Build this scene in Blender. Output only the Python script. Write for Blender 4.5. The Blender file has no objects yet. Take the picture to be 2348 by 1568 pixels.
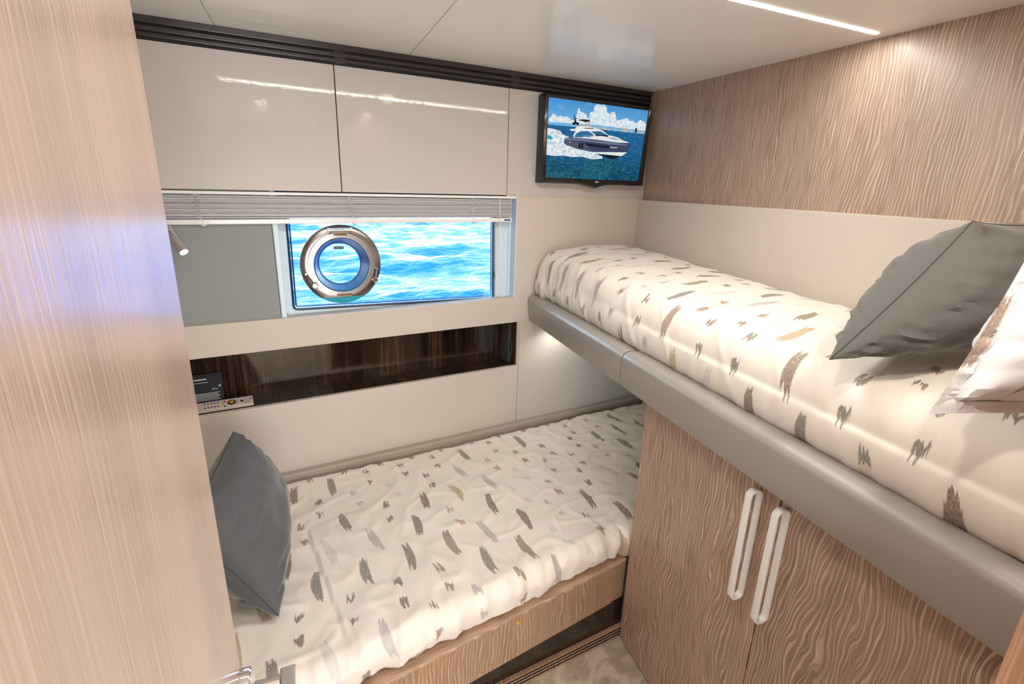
import bpy, bmesh, math, random
import numpy as np
from mathutils import Vector, noise

C = bpy.context.scene.collection
SC = bpy.context.scene
PI = math.pi
random.seed(7)

# ------------------------------------------------------------------ camera (z = 0 is eye height while building; all lifted by LIFT at the end)
LIFT = 1.5
F = 1172.0; PX, PY = 1174.0, 784.0; D = 1.9
Xc = np.array([2154, -295, 1172.0]); Xc /= np.linalg.norm(Xc)
dn = np.array([-114, 3816, 1172.0]); dn -= Xc * (dn @ Xc); dn /= np.linalg.norm(dn)
Yc = np.cross(Xc, dn)
M = np.array([Xc, Yc, -dn])
cam = bpy.data.cameras.new('camera'); cam.sensor_width = 36; cam.lens = 36 * F / 2348; cam.clip_start = 0.01
co = bpy.data.objects.new('camera', cam); C.objects.link(co)
from mathutils import Matrix
mw = Matrix.Identity(4)
for i in range(3):
    mw[i][0] = M[i, 0]; mw[i][1] = -M[i, 1]; mw[i][2] = -M[i, 2]
mw[0][3], mw[1][3], mw[2][3] = 0, -D, LIFT
co.matrix_world = mw
SC.camera = co

def ray(u, v): return M @ np.array([(u - PX) / F, (v - PY) / F, 1.0])
def wallp(u, v, y=0):            # a pixel read off the photograph -> point on the plane y
    r = ray(u, v); t = (D + y) / r[1]; return Vector((r[0] * t, y, r[2] * t))

# ------------------------------------------------------------------ world, exposure
W = bpy.data.worlds.new('sky'); SC.world = W; W.use_nodes = True
wn = W.node_tree; wn.nodes.clear()
wo = wn.nodes.new('ShaderNodeOutputWorld'); wb = wn.nodes.new('ShaderNodeBackground')
tc = wn.nodes.new('ShaderNodeTexCoord'); sx = wn.nodes.new('ShaderNodeSeparateXYZ'); cr = wn.nodes.new('ShaderNodeValToRGB')
wn.links.new(tc.outputs['Generated'], sx.inputs[0]); wn.links.new(sx.outputs[2], cr.inputs[0])
cr.color_ramp.elements[0].position = 0.0; cr.color_ramp.elements[0].color = (0.68, 0.87, 1.0, 1)
cr.color_ramp.elements[1].position = 0.75; cr.color_ramp.elements[1].color = (0.18, 0.50, 0.95, 1)
e = cr.color_ramp.elements.new(0.22); e.color = (0.55, 0.80, 1.0, 1)
wn.links.new(cr.outputs[0], wb.inputs[0]); wb.inputs[1].default_value = 7.5
wn.links.new(wb.outputs[0], wo.inputs[0])
SC.view_settings.view_transform = 'Standard'; SC.view_settings.look = 'None'
SC.view_settings.gamma = 1; SC.view_settings.use_curve_mapping = False
SC.view_settings.exposure = -0.14
SC.cycles.max_bounces = 10; SC.cycles.diffuse_bounces = 6; SC.cycles.glossy_bounces = 5
SC.cycles.sample_clamp_indirect = 6.0; SC.cycles.caustics_reflective = False; SC.cycles.caustics_refractive = False

K_STRIP = 17.0; K_SPOT = 4.6; K_READ = 0.8; K_LED = 0.4
WARM = (1.0, 0.89, 0.77)
NEUT = (1.0, 0.96, 0.91)

def lamp(kind, name, loc, power, color, rot=(0, 0, 0), **kw):
    l = bpy.data.lights.new(name, kind); l.energy = power; l.color = color
    for k, v in kw.items(): setattr(l, k, v)
    o = bpy.data.objects.new(name, l); C.objects.link(o); o.location = loc; o.rotation_euler = rot
    return o
# downlights of the cabin, then a fill light added behind the camera
for (x, y, p) in ((0.297, -1.584, 1.0), (0.934, -1.744, 1.0), (0.811, -0.84, 0.7)):
    lamp('SPOT', 'downlight_beam', (x, y, 0.395), K_SPOT * p * 2.2, WARM, spot_size=math.radians(172), spot_blend=.6, shadow_soft_size=0.03)
lamp('AREA', 'added_fill_light', (0.25, -3.12, -0.72), 62, (1.0, .975, .96), rot=(PI / 2, 0, 0), shape='RECTANGLE', size=1.9, size_y=1.1)  # unseen soft fill added to brighten the cabin, low to avoid locker reflections
lamp('AREA', 'cabin_strip_beam', (0.83, -0.96, 0.409), K_STRIP * 0.42, NEUT, rot=(0, 0, -0.078), shape='RECTANGLE', size=1.5, size_y=0.02)
lamp('SPOT', 'under_bunk_beam', (1.30, -0.09, -0.592), K_LED * 6, NEUT, spot_size=math.radians(150), spot_blend=0.8, shadow_soft_size=0.015)
lamp('SPOT', 'reading_beam', (1.03, -1.70, 0.235), K_READ * 3, WARM, rot=(0.35, 0.2, 0), spot_size=math.radians(120), spot_blend=0.8, shadow_soft_size=0.02)

# ------------------------------------------------------------------ node helper
class S:
    def __init__(s, nt, v): s.nt, s.v = nt, v
    def _m(s, op, *a):
        n = s.nt.nodes.new('ShaderNodeMath'); n.operation = op
        for i, x in enumerate((s,) + a):
            if isinstance(x, S): s.nt.links.new(x.v, n.inputs[i])
            else: n.inputs[i].default_value = x
        return S(s.nt, n.outputs[0])
    def __add__(s, o): return s._m('ADD', o)
    def __sub__(s, o): return s._m('SUBTRACT', o)
    def __mul__(s, o): return s._m('MULTIPLY', o)
    def __truediv__(s, o): return s._m('DIVIDE', o)
    def floor(s): return s._m('FLOOR')
    def frac(s): return s._m('FRACT')
    def sin(s): return s._m('SINE')
    def abs(s): return s._m('ABSOLUTE')
    def gt(s, o): return s._m('GREATER_THAN', o)
    def lt(s, o): return s._m('LESS_THAN', o)
    def pow(s, o): return s._m('POWER', o)
    def mod(s, o): return s._m('FLOORED_MODULO', o)
    def max(s, o): return s._m('MAXIMUM', o)
    def min(s, o): return s._m('MINIMUM', o)
    def smooth(s, a, b):
        n = s.nt.nodes.new('ShaderNodeMapRange'); n.interpolation_type = 'SMOOTHSTEP'
        s.nt.links.new(s.v, n.inputs[0]); n.inputs[1].default_value = a; n.inputs[2].default_value = b
        n.inputs[3].default_value = 0; n.inputs[4].default_value = 1
        return S(s.nt, n.outputs[0])

class Mat:
    def __init__(m, name, base=(.8, .8, .8), rough=.5, metal=0, coat=0, coat_rough=.05, spec=.5, **kw):
        m.m = bpy.data.materials.new(name); m.m.use_nodes = True; m.nt = m.m.node_tree
        m.b = m.nt.nodes['Principled BSDF']
        m.b.inputs['Base Color'].default_value = (*base, 1); m.b.inputs['Roughness'].default_value = rough
        m.b.inputs['Metallic'].default_value = metal; m.b.inputs['Coat Weight'].default_value = coat
        m.b.inputs['Coat Roughness'].default_value = coat_rough; m.b.inputs['Specular IOR Level'].default_value = spec
        for k, v in kw.items(): m.b.inputs[k].default_value = v
    def xyz(m, src='Object'):
        t = m.nt.nodes.new('ShaderNodeTexCoord'); s = m.nt.nodes.new('ShaderNodeSeparateXYZ')
        m.nt.links.new(t.outputs[src], s.inputs[0]); return [S(m.nt, s.outputs[i]) for i in range(3)]
    def vec(m, x, y, z=0.0):
        n = m.nt.nodes.new('ShaderNodeCombineXYZ')
        for i, a in enumerate((x, y, z)):
            if isinstance(a, S): m.nt.links.new(a.v, n.inputs[i])
            else: n.inputs[i].default_value = a
        return n.outputs[0]
    def noise(m, vec, scale=1, detail=2, rough=.5, dist=0):
        n = m.nt.nodes.new('ShaderNodeTexNoise'); m.nt.links.new(vec, n.inputs['Vector'])
        n.inputs['Scale'].default_value = scale; n.inputs['Detail'].default_value = detail
        n.inputs['Roughness'].default_value = rough; n.inputs['Distortion'].default_value = dist
        return S(m.nt, n.outputs[0])
    def white(m, vec):
        n = m.nt.nodes.new('ShaderNodeTexWhiteNoise'); m.nt.links.new(vec, n.inputs[0])
        s = m.nt.nodes.new('ShaderNodeSeparateColor'); m.nt.links.new(n.outputs['Color'], s.inputs[0])
        return S(m.nt, n.outputs['Value']), S(m.nt, s.outputs[0]), S(m.nt, s.outputs[1])
    def mix(m, f, a, b):
        n = m.nt.nodes.new('ShaderNodeMix'); n.data_type = 'RGBA'
        if isinstance(f, S): m.nt.links.new(f.v, n.inputs[0])
        else: n.inputs[0].default_value = f
        for i, c in ((6, a), (7, b)):
            if isinstance(c, tuple): n.inputs[i].default_value = (*c, 1)
            else: m.nt.links.new(c, n.inputs[i])
        return n.outputs[2]
    def ramp(m, f, stops, const=False):
        n = m.nt.nodes.new('ShaderNodeValToRGB'); r = n.color_ramp
        if const: r.interpolation = 'CONSTANT'
        r.elements[0].position, r.elements[0].color = stops[0][0], (*stops[0][1], 1)
        r.elements[1].position, r.elements[1].color = stops[-1][0], (*stops[-1][1], 1)
        for p, c in stops[1:-1]:
            el = r.elements.new(p); el.color = (*c, 1)
        m.nt.links.new(f.v, n.inputs[0]); return n.outputs[0]
    def col(m, sock, name='Base Color'): m.nt.links.new(sock, m.b.inputs[name])
    def val(m, s, name): m.nt.links.new(s.v, m.b.inputs[name])
    def bump(m, h, strength=.3, dist=.001):
        n = m.nt.nodes.new('ShaderNodeBump'); n.inputs['Strength'].default_value = strength; n.inputs['Distance'].default_value = dist
        m.nt.links.new(h.v, n.inputs['Height']); m.nt.links.new(n.outputs[0], m.b.inputs['Normal'])
        m.nt.links.new(n.outputs[0], m.b.inputs['Coat Normal'])

def wood(name, across, along, dark, light, wav=.55, freq=95, warp=.055, rough=.42, coat=.15, white=.9, seed=0.0, dens=1.0):
    m = Mat(name, rough=rough, coat=coat, coat_rough=.25)
    X = m.xyz(); a, l = X[across], X[along]
    n0 = m.noise(m.vec(a * 3.6 + seed, l * 1.1, seed), 1, 1.5, .45)
    n1 = m.noise(m.vec(a * 15 + seed, l * 5.0, seed + 3), 1, 2)
    n2 = m.noise(m.vec(a * 60, l * 7.0, seed + 6), 1, 2)
    d = a + (n0 - .5) * (warp * 2.6) + (n1 - .5) * (warp * wav) + (n2 - .5) * .006
    st = (d * (freq * 2 * PI)).sin() * .5 + .5
    st2 = (d * (freq * 2 * PI * 2.37) + n1 * 6).sin() * .5 + .5
    fib = m.noise(m.vec(d * 520, l * 9, 1.0), 1, 2)
    var = m.noise(m.vec(d * 14, l * .6, seed + 9), 1, 2)
    mask = (st.smooth(.50, .92) * .68 + st2.smooth(.5, 1.0) * .38) * fib.smooth(.30, .62) * dens
    tone = var.smooth(.25, .75)
    dk = tuple(c * .74 for c in dark)
    base = m.mix(tone, dk, dark)
    base = m.mix(fib.smooth(.2, .9) * .25, base, light)
    m.col(m.mix((mask * white).min(1.0), base, light))
    m.bump(mask * -1.0 + fib * .3, .25, .0006)
    return m

# ------------------------------------------------------------------ materials
DK, LT = (.33, .222, .155), (.64, .51, .43)
m_wood_wall = wood('limed_oak_wall', 1, 2, DK, LT, wav=.75, freq=110, warp=.05, white=1.0, seed=2.3)
m_wood_lock = wood('limed_oak_locker', 1, 2, (.31, .195, .13), (.70, .535, .44), wav=1.0, freq=105, warp=.055, white=1.05, seed=5.1)
m_wood_board = wood('limed_oak_board', 0, 2, (.31, .185, .105), (.60, .43, .30), wav=.9, freq=95, warp=.05, seed=8.0)
m_wood_door = wood('pale_oak_door', 1, 2, (.40, .295, .235), (.54, .43, .365), freq=150, warp=.012, rough=.34, coat=.75, seed=1.0, white=.4)
m_wood_door.b.inputs['Coat Roughness'].default_value = .16
m_jamb = wood('brown_oak_jamb', 1, 2, (.30, .16, .09), (.42, .25, .16), freq=60, warp=.02, seed=4.0)
m_strip_wood = wood('limed_oak_ledge', 1, 0, (.42, .26, .17), (.60, .43, .32), freq=160, warp=.01, seed=3.0)

def ebony(name, across, along):
    m = Mat(name, rough=.06, coat=.0, spec=.8)
    X = m.xyz(); a, l = X[across], X[along]
    n = m.noise(m.vec(a * 75, l * 2.5, 2.0), 1, 4, .65)
    n2 = m.noise(m.vec(a * 9, l * .7, 5.0), 1, 2)
    m.col(m.ramp(n * .6 + n2 * .4, [(.38, (.007, .004, .003)), (.53, (.028, .015, .010)), (.66, (.10, .055, .034))]))
    return m
m_ebony = ebony('ebony_gloss', 0, 2); m_ebony_f = ebony('ebony_gloss_floor', 0, 1); m_ebony_s = ebony('ebony_gloss_side', 1, 2)
m_trim = Mat('ebony_slat', (.030, .020, .020), .22, spec=.6); m_black = Mat('black_groove', (.004, .003, .004), .6)

def gloss(name, base, rough, coat, peel=.15):
    m = Mat(name, base, rough, coat=coat, coat_rough=.03)
    X = m.xyz(); n = m.noise(m.vec(X[0], X[1], X[2]), 130, 2)
    m.bump(n, peel, .0004); return m
m_cab = gloss('beige_gloss_lacquer', (.56, .53, .515), .35, .75, .11)
m_ceil = gloss('white_gloss_ceiling', (.87, .87, .87), .4, .35, .02); m_ceil.b.inputs['Coat Roughness'].default_value = .09

def leatherette(name, base, rough=.55, s=900, st=.12):
    m = Mat(name, base, rough); X = m.xyz()
    n = m.noise(m.vec(X[0] + X[1], X[2] * 1.0, X[1]), s, 2)
    big = m.noise(m.vec(X[0], X[1], X[2]), 3, 2)
    m.col(m.mix(big.smooth(.3, .7), tuple(c * .96 for c in base), base))
    m.bump(n, st, .0006); return m
m_cream = leatherette('cream_panel', (.60, .55, .49))
m_grayp = leatherette('grey_hull_lining', (.27, .29, .295), .6)
m_rail = leatherette('taupe_leather_rail', (.34, .32, .30), .36, 700, .1)
m_strip = leatherette('taupe_ledge', (.40, .35, .29), .5)
m_white = Mat('white_plastic', (.82, .83, .82), .28, coat=.4)
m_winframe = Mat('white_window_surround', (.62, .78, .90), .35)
m_gasket = Mat('dark_blue_gasket', (.008, .025, .10), .25)
m_chrome = Mat('polished_steel', (.80, .78, .76), .07, 1.0)
m_satin = Mat('satin_steel', (.34, .305, .295), .25, 1.0)
m_rubber = Mat('navy_rubber', (.02, .06, .17), .35)
m_teal = Mat('teal_reflection', (.02, .42, .58), .25)  # colour of the painted reflection on the porthole flange
m_tvb = Mat('tv_black_bezel', (.010, .010, .010), .12, coat=.5)
m_dark = Mat('dark_plastic', (.010, .011, .014), .5, spec=.25)
m_silver = Mat('silver_plastic', (.50, .45, .41), .35)
m_print = Mat('grey_print', (.55, .60, .62), .5)
m_line = Mat('joint_shadow_line', (.10, .09, .08), .8)
m_void = Mat('dark_cavity', (.05, .045, .04), .8)

mg = Mat('clear_glass', (1, 1, 1), 0.0); mg.b.inputs['Transmission Weight'].default_value = 1.0; mg.b.inputs['IOR'].default_value = 1.01
mg.b.inputs['Specular IOR Level'].default_value = .5
m_glass = mg
def emit(name, c, k):
    m = Mat(name, c, .5); m.b.inputs['Emission Color'].default_value = (*c, 1); m.b.inputs['Emission Strength'].default_value = k
    return m
m_led = emit('led_strip_glow', (1.0, .93, .80), 14); m_spot = emit('spot_glow', (1.0, .86, .66), 30)
m_cool = emit('cool_spot_glow', (.95, 1.0, .88), 30)

def fabric_grey(name, base):
    m = Mat(name, base, .75); m.b.inputs['Sheen Weight'].default_value = .35; m.b.inputs['Sheen Roughness'].default_value = .4
    X = m.xyz(); n = m.noise(m.vec(X[0], X[1], X[2]), 1500, 2); w = m.noise(m.vec(X[0], X[1], X[2]), 14, 3)
    m.bump(n * .3 + w, .25, .003); return m
m_grey = fabric_grey('charcoal_pillow_fabric', (.085, .089, .097)); m_seam = Mat('dark_seam', (.05, .05, .052), .8)
m_grey2 = fabric_grey('slate_pillow_fabric', (.105, .104, .102))
m_tan = fabric_grey('tan_pillow_fabric', (.42, .33, .20))

def print_cloth(name, base=(.80, .755, .69), off=(0, 0), seed=0.0, sz=1.0):
    """white cotton with embroidered brush strokes set brick fashion; UV in metres, strokes run along V"""
    m = Mat(name, base, .62)
    m.b.inputs['Sheen Weight'].default_value = .15
    U = m.xyz('UV'); u, v = U[0] + off[0], U[1] + off[1]
    pu, pv = .1335 * sz, .1225 * sz
    # slight wobble so that strokes are not ruled
    row = (v / pv).floor(); p = u / pu + row.mod(2.0) * .5; colu = p.floor()
    r0, r1, r2 = m.white(m.vec(colu + seed, row, 1.0)); q0, q1, q2 = m.white(m.vec(colu + seed, row, 7.0))
    fu = (p.frac() - .5) * pu + (q1 - .5) * .012; fv = ((v / pv).frac() - .5) * pv + (q2 - .5) * .010
    bend = (q0 - .5) * .30
    fu = fu - fv * bend - fv * fv * ((r2 - .5) * 5)
    def jag(sd, fr):
        a = m.noise(m.vec(fu * fr, r0 * 40 + sd, row * 3.1), 1, 0)
        b = m.noise(m.vec(fu * (fr * 3.2), r1 * 40 + sd, row), 1, 0)
        return a * .68 + b * .32
    j1, j2, j3, j4 = jag(1, 150), jag(5, 150), jag(9, 150), jag(13, 150)
    top = fv - ((j1 - .5) * .11 + .053) * sz       # > 0 outside
    bot = (fv * -1.0) - ((j2 - .5) * .11 + .053) * sz
    wj = m.noise(m.vec(fv * 260, r0 * 20, 2.0), 1, 1)
    wid = fu.abs() + fv.abs() * .07 - (wj * .004 + .0118) * sz
    thr = m.noise(m.vec(fu * 900, fv * 120, r0 * 9), 1, 1)
    soft = .0035
    mask = ((top * -1.0).smooth(-soft, soft)) * ((bot * -1.0).smooth(-soft, soft)) * ((wid * -1.0).smooth(-.002, .002))
    ends = ((fv - (j3 * .05 + .002) * sz).gt(0.0)).max(((fv * -1.0) - (j4 * .05 + .002) * sz).gt(0.0))
    hollow = r1.gt(.48)
    endc = m.ramp(q0, [(0, (.13, .075, .04)), (.26, (.13, .125, .11)), (.44, (.24, .145, .095)), (.58, (.46, .33, .16)),
                       (.72, (.15, .12, .065)), (.82, (.44, .42, .42)), (.92, (.62, .61, .60))], True)
    midh = m.mix(r2, (.74, .66, .52), (.80, .80, .80))
    light_body = m.mix(thr.smooth(.42, .62) * .38, endc, (.66, .60, .52))
    inner = hollow * (ends * -1.0 + 1.0)
    c = m.mix(inner, light_body, midh)
    dens = (thr.smooth(.22, .50)) * .85 + .15
    a = mask * (dens.max(inner)) * (inner * -.40 + .97)
    m.col(m.mix(a, base, c))
    cl = m.noise(m.vec(u, v, 0.0), 900, 2)
    wr = m.noise(m.vec(u * 9, v * 5, 3.0), 1, 4, .55, .6)
    m.bump(cl * .08 + wr * 1.2 + thr * mask * .25, .35, .004)
    m.val(mask * -.18 + .66, 'Roughness')
    return m
m_quilt_low = print_cloth('embroidered_cotton_lower', off=(.002 + .1335 * 10 - .0105, .0), seed=3)
m_quilt_up = print_cloth('embroidered_cotton_upper', off=(10 * .1335 + .02, .03), seed=21)
m_sham = print_cloth('embroidered_cotton_sham', base=(.76, .79, .83), off=(1.33, .05), seed=60)

mc = Mat('cut_pile_carpet', (.55, .47, .36), .95); X = mc.xyz()
n = mc.noise(mc.vec(X[0], X[1], X[2]), 260, 3); n2 = mc.noise(mc.vec(X[0], X[1], X[2]), 9, 3, .6, 1.5)
mc.col(mc.mix(n2.smooth(.38, .62), (.40, .33, .24), (.62, .54, .43))); mc.bump(n + n2, .8, .006); m_carpet = mc

msea = Mat('sea_water', (.0, .10, .36), .05, spec=.36); msea.b.inputs['IOR'].default_value = 1.33
X = msea.xyz(); n = msea.noise(msea.vec(X[0] * .9, X[1] * 1.6, 0.0), 3.2, 5, .55, .3)
msea.bump(n, 1.0, .05); m_sea = msea

# ------------------------------------------------------------------ mesh helpers
def link(name, me, mat, parent=None, smooth=False, sharp=True):
    if mat is not None:
        for mm in (mat if isinstance(mat, (list, tuple)) else [mat]): me.materials.append(mm.m if isinstance(mm, Mat) else mm)
    o = bpy.data.objects.new(name, me); C.objects.link(o)
    if smooth:
        for p in me.polygons: p.use_smooth = True
        if sharp: me.set_sharp_from_angle(angle=math.radians(38))
    if parent is not None:
        o.parent = parent
        q = parent; off = Vector((0, 0, 0))
        while q is not None: off += q.location; q = q.parent
        o.location = -off
    return o
def frombm(name, bm, mat, parent=None, smooth=False):
    me = bpy.data.meshes.new(name); bmesh.ops.recalc_face_normals(bm, faces=bm.faces); bm.to_mesh(me); bm.free()
    return link(name, me, mat, parent, smooth)
def thing(name, label, cat, loc, group=None):
    o = bpy.data.objects.new(name, None); C.objects.link(o); o.location = loc; o.empty_display_size = .05
    o['label'] = label; o['category'] = cat
    if group: o['group'] = group
    return o
def tag(o, label, cat, group=None):
    o['label'] = label; o['category'] = cat
    if group: o['group'] = group
    return o
def struct(o, label=None, cat=None):
    o['kind'] = 'structure'
    if label: o['label'] = label
    if cat: o['category'] = cat
    return o
def sroot(name, loc, label, cat):
    o = bpy.data.objects.new(name, None); C.objects.link(o); o.location = loc; o.empty_display_size = .05
    return struct(o, label, cat)

def bm_prism(pts, z0, z1, bm=None):
    bm = bm or bmesh.new()
    a = [bm.verts.new((p[0], p[1], z0)) for p in pts]; b = [bm.verts.new((p[0], p[1], z1)) for p in pts]
    bm.faces.new(a); bm.faces.new(b)
    n = len(pts)
    for i in range(n): bm.faces.new((a[i], a[(i + 1) % n], b[(i + 1) % n], b[i]))
    return bm
def bm_box(lo, hi, bm=None):
    return bm_prism([(lo[0], lo[1]), (hi[0], lo[1]), (hi[0], hi[1]), (lo[0], hi[1])], lo[2], hi[2], bm)
def bevel(bm, w, seg=2):
    bmesh.ops.bevel(bm, geom=list(bm.edges), offset=w, segments=seg, affect='EDGES', profile=.6, clamp_overlap=True)
def box(name, lo, hi, mat, parent=None, bev=0, seg=2):
    bm = bm_box(lo, hi)
    if bev: bevel(bm, bev, seg)
    return frombm(name, bm, mat, parent, False)
def prism(name, pts, z0, z1, mat, parent=None, bev=0, seg=2):
    bm = bm_prism(pts, z0, z1)
    if bev: bevel(bm, bev, seg)
    return frombm(name, bm, mat, parent)
def sweep(name, path, prof, mat, parent=None, closed_path=False, smooth=True, up=Vector((0, 0, 1)), caps=True):
    """sweep a closed profile (list of (n, z) offsets) along a path; n is measured to the left of travel"""
    bm = bmesh.new(); rings = []
    P = [Vector(p) for p in path]; N = len(P)
    for i, p in enumerate(P):
        t = ((P[(i + 1) % N] - P[i - 1]) if closed_path else (P[min(i + 1, N - 1)] - P[max(i - 1, 0)])).normalized()
        s = up.cross(t)
        if s.length < 1e-5: s = Vector((1, 0, 0))
        s.normalize(); w = t.cross(s)
        rings.append([bm.verts.new(p + s * a + w * b) for a, b in prof])
    K = len(prof); last = N if closed_path else N - 1
    for i in range(last):
        A, B = rings[i], rings[(i + 1) % N]
        for k in range(K): bm.faces.new((A[k], A[(k + 1) % K], B[(k + 1) % K], B[k]))
    if not closed_path and caps:
        bm.faces.new(rings[0]); bm.faces.new(rings[-1])
    return frombm(name, bm, mat, parent, smooth)
def circ(r, n=8, sy=1.0): return [(r * math.cos(2 * PI * k / n), r * sy * math.sin(2 * PI * k / n)) for k in range(n)]
def tube(name, path, r, mat, parent=None, n=6, closed=False, up=Vector((0, 0, 1))):
    return sweep(name, path, circ(r, n), mat, parent, closed, True, up)
def rrect(w, h, r, n=5):
    pts = []
    for cx, cy, a0 in ((w / 2 - r, h / 2 - r, 0), (-w / 2 + r, h / 2 - r, 90), (-w / 2 + r, -h / 2 + r, 180), (w / 2 - r, -h / 2 + r, 270)):
        for k in range(n + 1):
            a = math.radians(a0 + 90 * k / n); pts.append((cx + r * math.cos(a), cy + r * math.sin(a)))
    return pts
def lathe(name, c, axis, prof, mat, parent=None, n=48, smooth=True, closed=False):
    """prof: (radius, height along axis)"""
    ax = Vector(axis).normalized(); s = ax.orthogonal().normalized(); w = ax.cross(s); c = Vector(c)
    bm = bmesh.new(); R = []
    for r, h in prof:
        if r < 1e-6: R.append([bm.verts.new(c + ax * h)])
        else: R.append([bm.verts.new(c + ax * h + (s * math.cos(2 * PI * k / n) + w * math.sin(2 * PI * k / n)) * r) for k in range(n)])
    seq = list(range(len(R))) + ([0] if closed else [])
    for i in range(len(seq) - 1):
        A, B = R[seq[i]], R[seq[i + 1]]
        for k in range(n):
            k2 = (k + 1) % n
            if len(A) == 1 and len(B) == 1: continue
            if len(A) == 1: bm.faces.new((A[0], B[k], B[k2]))
            elif len(B) == 1: bm.faces.new((A[k], A[k2], B[0]))
            else: bm.faces.new((A[k], A[k2], B[k2], B[k]))
    return frombm(name, bm, mat, parent, smooth)
def cyl(name, a, b, r, mat, parent=None, n=20, bev=.0):
    a, b = Vector(a), Vector(b); L = (b - a).length; e = min(r * .25, .002) if not bev else bev
    return lathe(name, a, b - a, [(0, 0), (r - e, 0), (r, e), (r, L - e), (r - e, L), (0, L)], mat, parent, n, False)

# ================================================================== THE SETTING
def xw(y, z=-.05):                        # face of the right wall
    t = (z + .05) / .465
    return (1.781 + .168 * y) * (1 - t) + (1.766 + .119 * y) * t
def xr(y): return 1.166 + .189 * y        # outer face of the bunk rail
CEIL = .415; FL = -1.5

fl = struct(box('floor', (-1.2, -3.3, FL - .05), (2.1, .2, FL), m_carpet), 'beige cut pile carpet floor', 'carpet')
# ceiling: glossy panels with hairline joints; joints run (.14, 1)
ce = sroot('ceiling', (0, 0, CEIL), 'glossy white panelled ceiling', 'ceiling')
box('backing', (-1.2, -3.3, CEIL + .012), (2.1, .2, CEIL + .05), m_line, ce)
def jx(k, y): return {0: .062, 1: .643}[k] + .14 * y
g = .0012
yb, yf = -3.3, .2
panels = [[(-1.2, yb), (jx(0, yb) - g, yb), (jx(0, yf) - g, yf), (-1.2, yf)],
          [(jx(0, yb) + g, yb), (jx(1, yb) - g, yb), (jx(1, yf) - g, yf), (jx(0, yf) + g, yf)],
          [(jx(1, yb) + g, yb), (2.1, yb), (2.1, yf), (jx(1, yf) + g, yf)]]
for p in panels: prism('ceiling_panel', p, CEIL, CEIL + .012, m_ceil, ce)

# right wall: oak veneer over a proud cream panel
bm = bmesh.new()
yN = -2.15
NW, NH = 24, 8
gf = [[bm.verts.new((xw(.1 + (yN - .1) * i / NW, -.06 + .48 * j / NH), .1 + (yN - .1) * i / NW, -.06 + .48 * j / NH)) for j in range(NH + 1)] for i in range(NW + 1)]
for i in range(NW):
    for j in range(NH): bm.faces.new((gf[i][j], gf[i + 1][j], gf[i + 1][j + 1], gf[i][j + 1]))
rim_ = [gf[i][0] for i in range(NW + 1)] + [gf[NW][j] for j in range(1, NH + 1)] + [gf[i][NH] for i in range(NW - 1, -1, -1)] + [gf[0][j] for j in range(NH - 1, 0, -1)]
bk_ = [bm.verts.new((v.co.x + .05, v.co.y, v.co.z)) for v in rim_]
for i in range(len(rim_)): bm.faces.new((rim_[i], rim_[(i + 1) % len(rim_)], bk_[(i + 1) % len(rim_)], bk_[i]))
wr = struct(frombm('wall_right', bm, m_wood_wall, None, True), 'limed oak veneer wall above the upper bunk', 'wall')
pl = prism('lower_panel', [(xw(.1) - .03, .1), (xw(yN) - .03, yN), (xw(yN) + .05, yN), (xw(.1) + .05, .1)], -.60, -.05, m_cream, wr, .002)
box('foot_panel', (1.93, -2.1, FL), (1.98, .0, -.55), m_cream, wr)
box('foot_leak_stop', (1.52, -2.1, -.60), (2.0, .0, -.59), m_cream, wr)  # unseen cap added to stop sky light leaking in under the bunk
pl['label'] = 'cream upholstered panel under the oak'

# hull side wall: pieces round window and niche
wl = sroot('wall_far', (0, 0, FL), 'cream hull side wall with a recessed niche', 'wall')
ZN0, ZN1 = -.785, -.580
box('upper_backing', (-.6, .064, -.04), (2.0, .12, .5), m_void, wl)
box('fixed_panel', (1.0425, .0, -.0385), (1.80, .06, .356), m_cab, wl, .001)['label'] = 'glossy beige fixed panel behind the television'
box('shadow_gap', (1.0425, .003, -.047), (1.80, .06, -.0385), m_cream, wl)
box('bunk_side_panel', (1.092, .0, -.47), (1.80, .06, -.046), m_cream, wl, .001)
box('lower_right_panel', (1.1225, .0, -1.075), (2.0, .06, -.5805), m_cream, wl, .001)
box('lower_left_panel', (-.6, .0, -1.075), (1.1205, .018, -.787), m_cream, wl, .0012)
box('panel_backing', (-.6, .018, -1.45), (2.0, .06, -1.067), m_void, wl)
box('kick_backing', (-.6, .14, -1.067), (1.16, .18, -.56), m_void, wl)
box('lower_back', (1.1, .06, -1.1), (2.0, .18, -.04), m_void, wl)
# niche lining, high gloss ebony
box('niche_back', (-.6, .125, ZN0 - .01), (1.1215, .14, ZN1 + .01), m_ebony, wl)
box('niche_floor', (-.6, .018, ZN0 - .02), (1.1215, .125, ZN0 - .003), m_ebony_f, wl)
box('niche_side', (1.1135, .012, ZN0 - .003), (1.1215, .125, ZN1 + .005), m_ebony_s, wl)
box('niche_top', (-.6, .018, ZN1 + .0), (1.1215, .125, ZN1 + .01), m_ebony_f, wl)
box('niche_edge', (1.1135, .0, ZN0 - .0), (1.1205, .012, ZN1 + .0), m_cream, wl, .0008)
# window sill ledge
si = prism('trim_1', [(-.6, -.002), (1.173, -.002), (1.15, .064), (-.6, .064)], ZN1 - .001, -.469, m_cream, None, .003)
struct(si, 'cream padded sill ledge under the window', 'sill')
# taupe ledge behind the lower mattress
struct(box('trim_2', (-.6, -.032, -1.16), (2.0, -.0005, -1.067), m_strip, None, .006, 3), 'taupe padded strip along the wall behind the lower bed', 'trim')
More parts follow.
